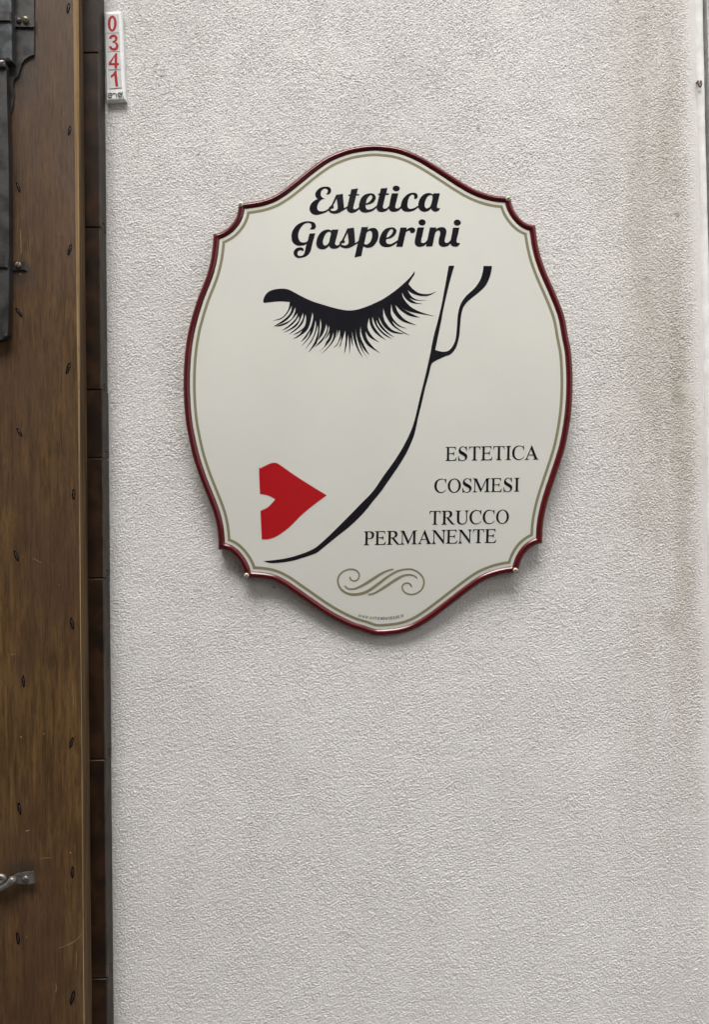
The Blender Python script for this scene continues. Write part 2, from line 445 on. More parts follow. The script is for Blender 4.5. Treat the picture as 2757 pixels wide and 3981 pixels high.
# smooth rounded corner where the wall ends
prof = [(-.004, .0030), (.000, -.0016), (.004, -.0026), (.008, -.0020), (.0115, .0004), (.0138, .0045), (.0146, .010), (.0146, .42)]
vz = np.linspace(0.0, 5.8, 420); verts = []; faces = []
wob = rs.randn(420, len(prof)); wob = np.apply_along_axis(lambda v: np.convolve(v, np.ones(5) / 5, 'same'), 0, wob)
for i, z in enumerate(vz):
    for j, (px_, py_) in enumerate(prof):
        w_ = .0011 * wob[i, j] if 0 < j < 7 else 0
        verts.append((XC + px_ + w_, py_ + .6 * w_, z))
m_ = len(prof)
for i in range(len(vz) - 1):
    for j in range(m_ - 1): faces.append((i * m_ + j, i * m_ + j + 1, (i + 1) * m_ + j + 1, (i + 1) * m_ + j))
obj('corner_edge', verts, faces, MAT['corner'], wall, shade=True)

pil = thing('stone_pilaster', 'narrow grey stone pilaster just past the bright plaster corner', 'pilaster')
zc = 0.0
for k, hh in enumerate((.62, .48, .71, .55, .66, .5, .8, .62, .7)):
    box('stone', XC + .0205 + .0015 * (k % 2), XC + .36, .004 + .002 * (k % 3), .30, zc + .002, zc + hh - .002, MAT['stone'], pil, .003)
    zc += hh

# small rusty clip on the wall corner
c = wp(2721, 330, -.006); pts = []
for t in range(13):
    a = math.pi * t / 12
    pts.append(Vector((c.x - (.0024) * math.cos(a), -.007 + (.004 if t in (0, 12) else 0), c.z + .002 - .0065 * math.sin(a))))
pts = [Vector((c.x - .0024, .004, c.z + .006)), Vector((c.x - .0024, -.006, c.z + .0055))] + pts[1:-1] + [Vector((c.x + .0024, -.006, c.z + .0055)), Vector((c.x + .0024, .004, c.z + .006))]
clip = tube('wire_clip', pts, .0012, MAT['rust'], None, 8)
clip['label'] = 'small rusty U-shaped wire clip on the white wall corner'; clip['category'] = 'clip'

# ------------------------------------------------------------------ wooden door leaf folded open against the wall
door = thing('door_leaf', 'brown weathered wooden door leaf folded back against the white wall', 'door')
YP, YB1, YBK = -0.0650, -0.0316, -0.0035      # plank face, face of the boards behind it, back of the leaf
XJf = wp(340, 1990, YB1).x                    # right edge of the plank
XE = wp(424, 1990, YBK).x                     # ends of the boards
# plank with its right arris rubbed away: wide bare wood at the top, narrow below
ZT, ZB = 2.9, 0.06
zz = np.linspace(ZB, ZT, 260)
vf, ff, vw, fw, vsd, fsd = [], [], [], [], [], []
wn_ = np.convolve(rs.randn(280), np.ones(9) / 9, 'same')[10:270]
for i, z in enumerate(zz):
    t = min(max((z - 1.42) / .85, 0), 1)
    wv = .0006 + .0135 * t ** 1.1 + .0010 * wn_[i] * (.25 + t)               # width of the rubbed strip across the edge
    wx = .0006 + .0026 * t + .0004 * wn_[i]
    vf += [(-1.15, YP, z), (XJf - wx, YP, z)]
    vw += [(XJf - wx, YP, z), (XJf, YP + wv, z)]
    vsd += [(XJf, YP + wv, z), (XJf - .0002, YB1 + .001, z)]
for i in range(len(zz) - 1):
    q = (2 * i, 2 * i + 1, 2 * i + 3, 2 * i + 2)
    ff.append(q); fw.append(q); fsd.append(q)
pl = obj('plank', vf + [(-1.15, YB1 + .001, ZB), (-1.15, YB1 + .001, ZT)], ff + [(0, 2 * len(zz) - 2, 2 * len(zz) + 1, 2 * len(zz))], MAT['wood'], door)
obj('worn_edge', vw, fw, MAT['raw'], pl)['label'] = 'pale bare strip rubbed along the plank edge'
obj('plank_side', vsd, fsd, MAT['side'], pl)
# tongue-and-groove boards nailed across behind it, their ends towards the wall corner
joints = [-480, 207, 885, 1516, 1781, 2248, 2952, 3802, 4700]
zj = [wp(370, j, YB1).z for j in joints]
for k in range(len(zj) - 1):
    tight = lambda j: joints[j] in (74, 2585)
    z1 = zj[k] - (.0003 if tight(k) else .0006); z0 = max(zj[k + 1] + (.0003 if tight(k + 1) else .0006), .05)
    tu = .0 if tight(k) else .011; tb = .0 if tight(k + 1) else .0115
    y1, y2 = YB1 + .010, YB1 + .019; bv = .0012
    dx = random.uniform(-.0007, .0007); dy = random.uniform(-.0004, .0006)
    pf = [(YB1 + dy + bv, z0), (y1, z0), (y1, z0 + tb), (y2, z0 + tb), (y2, z0), (YBK, z0), (YBK, z1), (y2 - .0006, z1), (y2 - .0006, z1 + tu), (y1 + .0006, z1 + tu), (y1 + .0006, z1), (YB1 + dy + bv, z1), (YB1 + dy, z1 - bv), (YB1 + dy, z0 + bv)]
    m = len(pf)
    # the end arris is rounded a little, so the section is drawn twice near the end
    v = [(-1.12, y, z) for y, z in pf] + [(XE + dx - .0016, y, z) for y, z in pf] + [(XE + dx, max(y, YB1 + dy + .0016), z) for y, z in pf]
    f = [(r * m + i, r * m + (i + 1) % m, (r + 1) * m + (i + 1) % m, (r + 1) * m + i) for r in range(2) for i in range(m)] + [tuple(range(m))]
    f += [tuple(2 * m + i for i in t) for t in tessellate_polygon([[Vector((y, z, 0)) for (x_, y, z) in v[2 * m:]]])]
    bo = obj('board', v, f, MAT['board'], door)
    bo.data.materials.append(MAT['lip'])
    for p in bo.data.polygons:
        if p.center.x > XE + dx - .0012: p.material_index = 1

# clenched nails
L1, L2, L3, L4, L5 = fr(0, 0, 2.5617), fr(0, 800, 2.5617), fr(0, 1600, 2.5617), fr(0, 2400, 2.5617), fr(0, 3100, 2.6167)
nails = [(L1(680, 90), 8, 1), (L1(692, 1305), 12, .9), (L2(695, 440), 16, 1.05), (L2(680, 1620), 18, 1.1), (L3(733, 825), 0, 1), (L3(718, 2110), -10, 1.1),
         (L4(712, 1245), 16, 1), (L5(738, 755), 2, 1), (L5(738, 2030), 14, 1.25),
         (L1(182, 1870), -20, .95), (L2(188, 1065), -34, 1), (L3(195, 210), -30, .9), (L3(162, 1435), -20, 1.05), (L4(235, 635), -3, 1), (L4(195, 1900), -8, 1.1), (L5(182, 1430), -6, 1.1)]
for (nx_, ny_), ang, sc in nails:
    c = wp(nx_, ny_, YP); a = R(ang); ca, sa = math.cos(a), math.sin(a)
    def loc(u, v, d): return Vector((c.x + u * ca + v * sa, YP - d, c.z - u * sa + v * ca))
    n = 18; ring = []
    for k in range(n):
        g = 2 * math.pi * k / n
        ring.append(loc(.0025 * sc * math.cos(g) * (1 + .15 * random.uniform(-1, 1)), .0086 * sc * math.sin(g) * (1 + .1 * random.uniform(-1, 1)), .00025))
    nb = tube('nail', [loc(.0002, .0050 * sc, -.0012), loc(.0003, .0042 * sc, -.0003), loc(.0003, .001, -.0001), loc(.0001, -.004 * sc, -.0003), loc(-.0002, -.0075 * sc, -.0006)],
              [.0008, .0010, .0010, .0009, .0004], MAT['nail'], door, 8)
    obj('nail_pit_shade', ring + [loc(0, 0, .0003)], [(i, (i + 1) % n, n) for i in range(n)], MAT['pit_shade'], nb)  # raised dark disc: shade of the nail's recess is painted, no pit is cut

# pale scratches in the varnish
for q, w in (([L5(598, 1530), L5(700, 1490), L5(770, 1450), L5(828, 1390)], 2.6), ([L4(724, 640), L4(726, 760), L4(730, 868)], 2.2), ([L5(772, 1560), L5(776, 1650), L5(772, 1745)], 2.2),
             ([L5(568, 1885), L5(572, 1935), L5(566, 1985)], 3.2), ([L2(205, 240), L2(208, 370), L2(210, 480)], 3.0), ([L5(258, 340), L5(300, 330)], 4.0), ([L4(105, 372), L4(155, 364)], 2.4), ([L3(318, 1460), L3(365, 1480), L3(410, 1508)], 1.8), ([L5(395, 620), L5(450, 612), L5(520, 612)], 1.8)):
    sheet('scratch', [stroke(q, [w * .5, w, w * .6], 4)], YP - .00012, .0002, MAT['scr'], pl)

# wrought bolt at the top left
YI = YP - .003
pts = smooth([L1(-300, -400) + (1,), L1(340, -400) + (1,), L1(340, 548) + (1,), L1(282, 572), L1(225, 618), L1(200, 690), L1(178, 762) + (1,), L1(132, 800), L1(128, 870), L1(140, 940), L1(126, 1060), L1(98, 1160), L1(60, 1215), L1(-300, 1215) + (1,)], 5)
bp = plate('bolt_plate', pts, YI, .0028, MAT['iron'], door, .0006, 1)
YR = YI - .013
bb = plate('bolt_bar', [L1(-160, -420), L1(112, -420), L1(122, 612), L1(-160, 612)], YR, .0125, MAT['steel'], door, .0042, 2)
plate('bolt_block', [L1(-160, 597), L1(38, 597), L1(52, 640), L1(52, 668), L1(-160, 668)], YR - .002, .012, MAT['hook'], bb, .003, 2)
pts = smooth([L1(-200, 640) + (1,), L1(62, 640) + (1,), L1(72, 1100), L1(86, 1700), L2(90, 500), L2(88, 800), L2(80, 1230), L2(62, 1300), L2(15, 1332), L2(-60, 1338), L2(-200, 1338) + (1,)], 4)
br = plate('bolt_rod', pts, YI - .011, .0125, MAT['iron'], door, .0040, 3)

def strap(name, prof, mat, parent, th=.0022):
    """bent iron strap: prof rows (px, y, py_top, py_bottom)"""
    v, f = [], []
    for px_, y_, a_, b_ in prof:
        v += [wp(px_, a_, y_), wp(px_, b_, y_), wp(px_, a_, y_) + Vector((0, th, 0)), wp(px_, b_, y_) + Vector((0, th, 0))]
    for i in range(len(prof) - 1):
        o_ = 4 * i
        for a_, b_ in ((0, 1), (1, 3), (3, 2), (2, 0)): f.append((o_ + a_, o_ + b_, o_ + 4 + b_, o_ + 4 + a_))
    e = 4 * (len(prof) - 1); f += [(0, 1, 3, 2), (e, e + 2, e + 3, e + 1)]
    o = obj(name, v, f, mat, parent)
    return o
def S(f, x, y_, a_, b_):
    q = f(x, a_); return (q[0], y_, q[1], f(x, b_)[1])
st1 = strap('strap', [S(L1, -160, YR - .0025, 112, 210), S(L1, 92, YR - .0025, 114, 206), S(L1, 112, YR - .0005, 128, 222), S(L1, 146, YI - .0030, 157, 262), S(L1, 152, YI - .0026, 158, 270), S(L1, 341, YI - .0026, 160, 274)], MAT['iron'], door)
st2 = strap('strap', [S(L2, -160, YI - .0135, 536, 612), S(L2, 55, YI - .0135, 536, 612), S(L2, 78, YI - .012, 540, 620), S(L2, 130, YP - .0026, 562, 642), S(L2, 195, YP - .0024, 560, 640), S(L2, 245, YP - .0024, 560, 640), S(L2, 276, YP - .0003, 572, 655)], MAT['iron'], door)
def screw(parent, px_, py_, y_, r, hh, mat, ang=15):
    c = wp(px_, py_, y_)
    d = dome('screw', c, r, hh, mat, parent)
    a = R(ang); u = Vector((math.cos(a), 0, math.sin(a))); w = Vector((-math.sin(a), 0, math.cos(a)))
    cc = c + Vector((0, -hh * 1.0, 0))
    vv = []
    for su, sw in ((-1, -1), (1, -1), (1, 1), (-1, 1)):
        vv.append(cc + u * (r * .82 * su) + w * (r * .16 * sw) + Vector((0, .0000, 0)))
    vv += [v + Vector((0, hh * .8, 0)) for v in vv]
    obj('slot', vv, [(0, 1, 2, 3), (0, 1, 5, 4), (1, 2, 6, 5), (2, 3, 7, 6), (3, 0, 4, 7)], MAT['slot'], d)
    return d
screw(st1, *L1(255, 205), YI - .0026, .0050, .0042, MAT['oldbrass'], -18)
screw(st1, *L1(187, 212), YI - .0026, .0042, .0026, MAT['iron'], 8)
screw(st2, *L2(183, 592), YP - .0024, .0044, .0036, MAT['oldbrass'], 60)

# hook and eye lower down
K = fr(0, 3340, 9.975)
hk = plate('hook_plate', smooth([K(470, 690) + (1,), K(560, 610), K(760, 540), K(1000, 500), K(1275, 480) + (1,), K(1320, 640), K(1340, 920) + (1,), K(1000, 960), K(760, 930), K(560, 930) + (1,)], 5), YP - .0095, .0030, MAT['hook'], door, .0012, 2)
screw(hk, *K(1000, 745), YP - .0095, .0048, .0036, MAT['hook'], 14)
yk = YP - .010
rod = [wp(*K(640, 760), yk + .001), wp(*K(480, 790), yk), wp(*K(440, 860), yk - .001), wp(*K(330, 950), yk), wp(*K(120, 1060), yk), wp(*K(-200, 1170), yk), wp(*K(-600, 1220), yk)]
tube('hook_rod', rod, [.0042, .0058, .0060, .0052, .0050, .0050, .0050], MAT['hook'], hk, 12)
ring = [wp(*K(*q), yk - .001) for q in smooth([(-500, 640), (-200, 625), (0, 640), (120, 670), (170, 745), (110, 850), (-20, 920), (-250, 960), (-500, 970)], 5, closed=False)]
tube('hook_eye', ring, .0036, MAT['hook'], door, 10)

# ------------------------------------------------------------------ shaped enamel sign
sign = thing('shop_sign', 'cream enamel shop sign with scalloped dark red rim and drawn face', 'sign')
Z1, Z2, Z3, Z4 = fr(700, 520, 1.995), fr(1450, 520, 1.995), fr(700, 1250, 1.995), fr(1450, 1250, 1.995)
Z5, Z6 = fr(700, 1750, 1.995), fr(1450, 1750, 1.995)
def T(f, *pp): return [f(*p) for p in pp]
tTL, tTR, tR1, tR2, tBR, tBL, tL2, tL1 = Z1(452, 546), Z2(1070, 492), Z2(1258, 719), Z6(1311, 722), Z6(1126, 956), Z5(500, 995), Z5(300, 770), Z1(261, 786)
segs = [
    [tTL] + T(Z1, (490, 540), (560, 531), (640, 515), (720, 485), (800, 434), (880, 370), (960, 301), (1040, 236), (1120, 179), (1200, 138), (1300, 101), (1400, 80), (1500, 70)) + T(Z2, (80, 74), (180, 88), (280, 120), (380, 168), (480, 230), (580, 297), (680, 365), (780, 425), (870, 462), (960, 484)) + [tTR],
    [tTR] + T(Z2, (1077, 545), (1093, 592), (1122, 640), (1160, 682), (1203, 708)) + [tR1],
    [tR1] + T(Z2, (1265, 790), (1278, 880), (1303, 985), (1342, 1095), (1395, 1220), (1440, 1330), (1477, 1440)) + T(Z4, (1503, 130), (1524, 240), (1534, 370), (1537, 500), (1533, 620), (1523, 740), (1505, 860), (1480, 985), (1448, 1095), (1412, 1205), (1376, 1315), (1348, 1410), (1326, 1510), (1315, 1600)) + [tR2],
    [tR2] + T(Z6, (1283, 728), (1238, 748), (1192, 786), (1157, 840), (1136, 900)) + [tBR],
    [tBR] + T(Z6, (1090, 954), (1020, 963), (930, 987), (840, 1029), (740, 1100), (640, 1178), (540, 1256), (440, 1330), (340, 1390), (240, 1426), (140, 1442), (20, 1446)) + T(Z5, (1420, 1416), (1320, 1384), (1200, 1326), (1100, 1266), (1000, 1197), (900, 1126), (800, 1057), (720, 1018), (640, 1002), (560, 996)) + [tBL],
    [tBL] + T(Z5, (492, 930), (470, 880), (432, 828), (390, 792), (345, 775)) + [tL2],
    [tL2] + T(Z5, (299, 700), (294, 635), (284, 565), (264, 488), (235, 408), (200, 320), (165, 230), (131, 130), (102, 30)) + T(Z3, (72, 890), (54, 780), (42, 650), (37, 510), (39, 390), (46, 280), (59, 170), (76, 75)) + T(Z1, (83, 1500), (110, 1400), (144, 1290), (180, 1195), (215, 1100), (240, 1000), (254, 900)) + [tL1],
    [tL1] + T(Z1, (312, 775), (370, 741), (415, 690), (440, 640), (450, 590)) + [tTL]]
YS = -0.010
segw = []
for s in segs:
    c = smooth([s[0] + (1,)] + s[1:-1] + [s[-1] + (1,)], 6, closed=False)
    segw.append([Vector((wp(x, y, YS - .0068).x, wp(x, y, YS - .0068).z)) for x, y in c])
def seg_isect(a, b, c, d):
    r = b - a; s = d - c; q = r.x * s.y - r.y * s.x
    if abs(q) < 1e-14: return None
    t = ((c - a).x * s.y - (c - a).y * s.x) / q; u = ((c - a).x * r.y - (c - a).y * r.x) / q
    return (t, a + r * t) if -1e-9 <= t <= 1 + 1e-9 and -1e-9 <= u <= 1 + 1e-9 else None
def resample(p, n):
    d = [0.0]
    for a, b in zip(p[:-1], p[1:]): d.append(d[-1] + (b - a).length)
    out = []; k = 0
    for i in range(n):
        t = d[-1] * i / n
        while k < len(d) - 2 and d[k + 1] < t: k += 1
        u = (t - d[k]) / max(d[k + 1] - d[k], 1e-12); out.append(p[k].lerp(p[k + 1], u))
    return out
COUNTS = [110, 26, 110, 26, 110, 26, 110, 26]
def inset(d):
    """outline moved inwards by d metres, mitred at the eight points"""
    off = []
    for s in segw:
        o_ = []
        for i, p in enumerate(s):
            t = (s[min(i + 1, len(s) - 1)] - s[max(i - 1, 0)]).normalized()
            o_.append(p + Vector((t.y, -t.x)) * d)          # clockwise outline: inside is to the right
        if d < 0 or True:
            t0 = (o_[0] - o_[1]).normalized(); t1 = (o_[-1] - o_[-2]).normalized()
            ext = abs(d) * 2.0 + 1e-5
            o_ = [o_[0] + t0 * ext] + o_ + [o_[-1] + t1 * ext]
        off.append(o_)
    n = len(off)
    if abs(d) < 1e-9: return [q for s, c in zip(segw, COUNTS) for q in resample(s, c)]
    cut = []
    for i in range(n):
        A, B = off[i], off[(i + 1) % n]; best = None
        for ia in range(len(A) - 2, max(len(A) - 60, -1), -1):
            for ib in range(0, min(60, len(B) - 1)):
                r = seg_isect(A[ia], A[ia + 1], B[ib], B[ib + 1])
                if r: best = (ia, ib, r[1]); break
            if best: break
        cut.append(best or (len(A) - 2, 0, (A[-1] + B[0]) / 2))
    out = []
    for i in range(n):
        a = cut[i - 1]; b = cut[i]; s = off[i]
        out += resample([a[2]] + s[a[1] + 1:b[0] + 1] + [b[2]], COUNTS[i])
    return out
def ringmesh(name, prof, mat, parent, fill=None, uv=False):
    loops = [[Vector((p.x, y, p.y)) for p in inset(d)] for d, y in prof]
    n = len(loops[0]); verts = [v for l in loops for v in l]; faces = []
    for i in range(len(loops) - 1):
        for k in range(n): faces.append((i * n + k, i * n + (k + 1) % n, (i + 1) * n + (k + 1) % n, (i + 1) * n + k))
    if fill:
        l = loops[-1]; base = (len(loops) - 1) * n
        for t in tessellate_polygon([[Vector((v.x, v.z, 0)) for v in l]]): faces.append(tuple(base + i for i in t))
    o = obj(name, verts, faces, mat, parent, shade=not fill)
    if uv:
        lay = o.data.uv_layers.new(name='UVMap')
        for p in o.data.polygons:
            ids = list(p.vertices); ks = [i % n for i in ids]
            wrap = max(ks) - min(ks) > n // 2
            for li, vi in zip(p.loop_indices, ids):
                k = vi % n
                if wrap and k < n // 2: k += n
                lay.data[li].uv = (k / n * 6.0, (vi // n) / (len(loops) - 1))
    return o
mm = 0.001
rim_prof = [(0.6 * mm, -.003), (0.0 * mm, -.0075), (0.15 * mm, -.0090), (0.9 * mm, -.0108), (2.2 * mm, -.0135), (3.6 * mm, -.0152), (5.0 * mm, -.0157), (6.5 * mm, -.0152), (8.0 * mm, -.0136), (9.1 * mm, -.0118), (9.9 * mm, -.0106), (10.2 * mm, -.0098)]
rim_prof = [(d * 1.06, y if y > -.0098 else -.0098 + (y + .0098) * .62) for d, y in rim_prof]
ringmesh('rim', rim_prof, MAT['rim'], sign, uv=True)
YF = -0.0104
panel = ringmesh('panel', [(9.8 * mm, -.0070), (10.2 * mm, -.0100), (11.0 * mm, -.01035), (12.0 * mm, YF)], MAT['enamel'], sign, fill=True)
panel.data.shade_flat()
YPRT = YF - .00022
ol = [[(p.x, p.y) for p in inset(d)] for d in (15.1 * mm, 19.3 * mm)]
n_ = len(ol[0])
obj('border_line', [(x, YPRT, z) for x, z in ol[0]] + [(x, YPRT, z) for x, z in ol[1]], [(k, (k + 1) % n_, n_ + (k + 1) % n_, n_ + k) for k in range(n_)], MAT['olive'], panel)
for px_, py_, a in ((*Z1(473, 556), 20), (*Z2(1048, 511), 35), (*Z6(1104, 931), 10), (*Z5(517, 971), 40)):
    c = wp(px_, py_, -.0195); c.y = -.0128
    d = lathe_y('screw', c, [(.0037, .004), (.0039, -.0010), (.0037, -.0019), (.0026, -.0025), (.0010, -.0028)], MAT['brass'], sign, 18)
    for q in (0, 90):
        g = R(a + q); u = Vector((math.cos(g), 0, math.sin(g))) * .0019; w = Vector((-math.sin(g), 0, math.cos(g))) * .00045
        cc = c + Vector((0, -.00295 - q * 3e-7, 0)); vv = [cc - u - w, cc + u - w, cc + u + w, cc - u + w]
        vv += [v + Vector((0, .001, 0)) for v in vv]
        obj('cross_slot', vv, [(0, 1, 2, 3), (0, 1, 5, 4), (1, 2, 6, 5), (2, 3, 7, 6), (3, 0, 4, 7)], MAT['slot'], d)

def pr(name, contours, mat, k=0):
    return sheet(name, contours, YPRT - .00004 * k, .00018, mat, panel, -.0068)
def fz(f, s):
    """parse 'x,y x,y! ...' in a measuring frame; ! marks a sharp point"""
    out = []
    for w in s.split():
        sh = w.endswith('!'); x, y = w.rstrip('!').split(',')
        out.append(f(float(x), float(y)) + ((1,) if sh else ()))
    return smooth(out, 5)

# script lettering
S1, S2, S3, S4, S5 = fr(1190, 700, 5.7), fr(1450, 700, 5.7), fr(1120, 850, 5.7), fr(1350, 850, 5.7), fr(1540, 850, 5.7)
script = [
 (S1, ['440,318! 475,332 525,315 555,260 550,200 510,160 430,148 340,165 260,220 210,290 205,350 225,400 255,435! 190,465 130,520 90,590 78,660 95,720 140,770 200,793 280,790 370,765 440,735 505,695! 505,648! 440,690 380,710 310,710 265,680 250,620 265,550 310,480 360,440 420,423! 370,405 335,360 325,300 345,240 385,205 430,195 470,215 483,255 470,295']),
 (S1, ['670,335! 615,460 560,575 515,615 500,650 500,690 520,725 560,752 620,768 690,762 760,735 830,690 910,642! 910,605! 845,640! 835,530 825,420 818,313!', '677,425! 640,510 605,575 618,610 605,645 575,655 548,655! 555,690 600,705 650,700 690,670 700,640 697,570 688,490']),
 (S1, ['1003,213! 1150,190! 1122,322! 1182,320! 1172,353! 1112,353! 1080,490 1055,590 1047,640 1065,665 1100,665 1140,645 1178,612! 1180,662! 1120,715 1060,745 1000,750 950,735 915,695 905,640 920,580 945,470 968,362! 935,362! 943,330! 977,330!']),
 (S1, ['1185,675 1170,600 1185,510 1230,400 1300,335 1380,308 1450,303 1510,325 1545,380 1535,450 1490,510 1410,550 1320,568! 1320,610 1335,650 1370,672 1420,670 1490,640 1570,580! 1570,620! 1500,690 1420,725 1320,745 1240,730', '1325,530! 1345,450 1385,380 1430,345 1460,355 1470,390 1450,440 1410,490 1365,518']),
 (S2, ['177,192! 325,177! 298,305! 353,303! 348,340! 283,340! 255,450 235,540 222,600 230,640 262,652 305,640 355,595! 356,646! 300,700 240,725 190,732 130,718 90,680 78,630 85,585 110,480 142,340! 110,340! 118,310! 150,308!']),
 (S2, ['418,305! 563,300! 540,410 515,510 495,600 505,635 535,647 575,635 620,595! 625,646! 570,695 510,718 450,725 395,710 360,675 352,630 365,550 390,430']),
 (S2, ['908,420! 945,432 985,410 993,360 975,315 920,292 850,293 770,325 690,400 640,490 617,590 630,650 670,700 740,722 830,720 920,690 1010,622! 1008,582! 930,630 860,655 800,650 768,610 765,560 775,480 800,400 845,345 885,335 912,355 915,390']),
 (S2, ['1345,305! 1487,302! 1460,420 1435,520 1420,590 1425,630 1455,643 1487,637! 1470,680 1430,712 1380,722 1330,705 1300,680 1285,648! 1240,695 1180,720 1120,722 1060,700 1015,650 1003,590 1010,510 1040,430 1090,360 1160,312 1240,297 1300,308 1335,335!', '1320,365 1285,345 1230,360 1185,420 1155,500 1145,570 1155,620 1185,645 1230,635 1275,590 1300,510 1316,430']),
 (S3, ['483,258! 530,270 585,262 615,225 618,170 590,120 530,92 450,82 360,92 260,130 170,200 110,290 85,380 82,460 100,540 150,600 220,632 300,635 370,620 415,597! 395,680 370,790 345,840 300,862 250,862 220,835 213,800 230,760 270,740 310,742 345,762! 350,720 330,685 280,672 220,680 165,715 130,775 135,830 170,885 230,910 310,903 390,880 460,830 510,740 530,650 560,530 585,440 607,355! 480,362! 455,460 435,530 390,558 340,563 280,545 245,490 232,420 240,330 280,240 340,165 400,130 460,122 505,142 523,180 515,225']),
 (S3, ['972,272! 1118,268! 1095,380 1065,500 1045,580 1060,618 1095,625 1150,600! 1155,648! 1100,690 1050,703 990,700 940,680 912,635! 870,680 810,712 750,715 690,700 645,655 630,590 640,500 680,400 740,325 810,285 890,270 940,280 965,305!', '955,350 925,322 880,330 830,380 795,460 775,540 785,600 815,630 860,620 905,570 925,490 945,400']),
 (S3, ['1315,248! 1463,228! 1475,370 1490,575! 1565,525! 1550,578! 1470,630 1400,668 1330,690 1260,692 1195,675 1155,640 1143,590 1150,550 1200,500 1260,370', '1320,345! 1280,430 1245,505 1262,535 1250,570 1220,580 1187,578! 1195,610 1240,628 1290,622 1330,595 1342,550 1337,480']),
 (S4, ['318,215! 465,212! 450,278! 500,248 560,235 620,240 665,275 690,340 690,430 665,520 610,610 540,665 460,683 400,672 358,650! 335,760 315,865! 162,900! 185,800 235,575 285,370', '378,590! 400,490 430,350 470,310 510,300 545,325 553,380 545,460 515,540 470,590 420,610']),
 (S4, ['865,490! 860,540 875,580 910,598 970,595 1040,560 1120,505! 1105,566! 1040,615 960,655 870,670 790,655 735,615 710,560 715,480 745,390 800,300 870,245 950,223 1020,225 1070,255 1090,300 1075,360 1020,430 950,470', '868,452! 885,380 920,310 960,270 995,262 1015,285 1005,335 970,390 920,435']),
 (S4, ['1175,230! 1320,225! 1310,283! 1350,245 1410,225 1465,230 1500,265 1500,310 1470,345 1425,352 1395,330 1385,300 1350,297 1300,330! 1275,430 1225,658! 1080,660! 1110,540 1145,380']),
 (S5, ['472,225! 617,222! 585,370 555,500 552,550 580,573 620,570 660,540 695,490! 665,602! 600,645 520,662 460,650 415,605 408,540 425,440']),
 (S5, ['745,225! 890,222! 878,270! 930,232 1000,217 1060,228 1100,265 1110,320 1095,400 1075,490 1070,540 1095,570 1140,568 1180,530 1210,480! 1195,588! 1140,640 1060,660 990,650 945,610 935,550 945,470 965,390 970,330 950,297 915,297 880,325 855,380! 830,500 798,650! 652,652! 690,490 715,370']),
 (S5, ['1255,230! 1397,228! 1370,360 1335,500 1335,550 1365,575 1407,572! 1390,620 1350,652 1300,660 1240,645 1205,610 1193,570 1205,500 1230,370']),
]
for i, (f, cs) in enumerate(script):
    lt = pr('letter', [fz(f, c) for c in cs], MAT['black'], 1 + i % 2)
for f, x, y, rx, ry in ((S2, 517, 192, 80, 65), (S5, 573, 110, 80, 70), (S5, 1352, 115, 80, 68)):
    pr('letter_dot', [[f(*q) for q in ellipse(x, y, rx, ry)]], MAT['black'], 1)

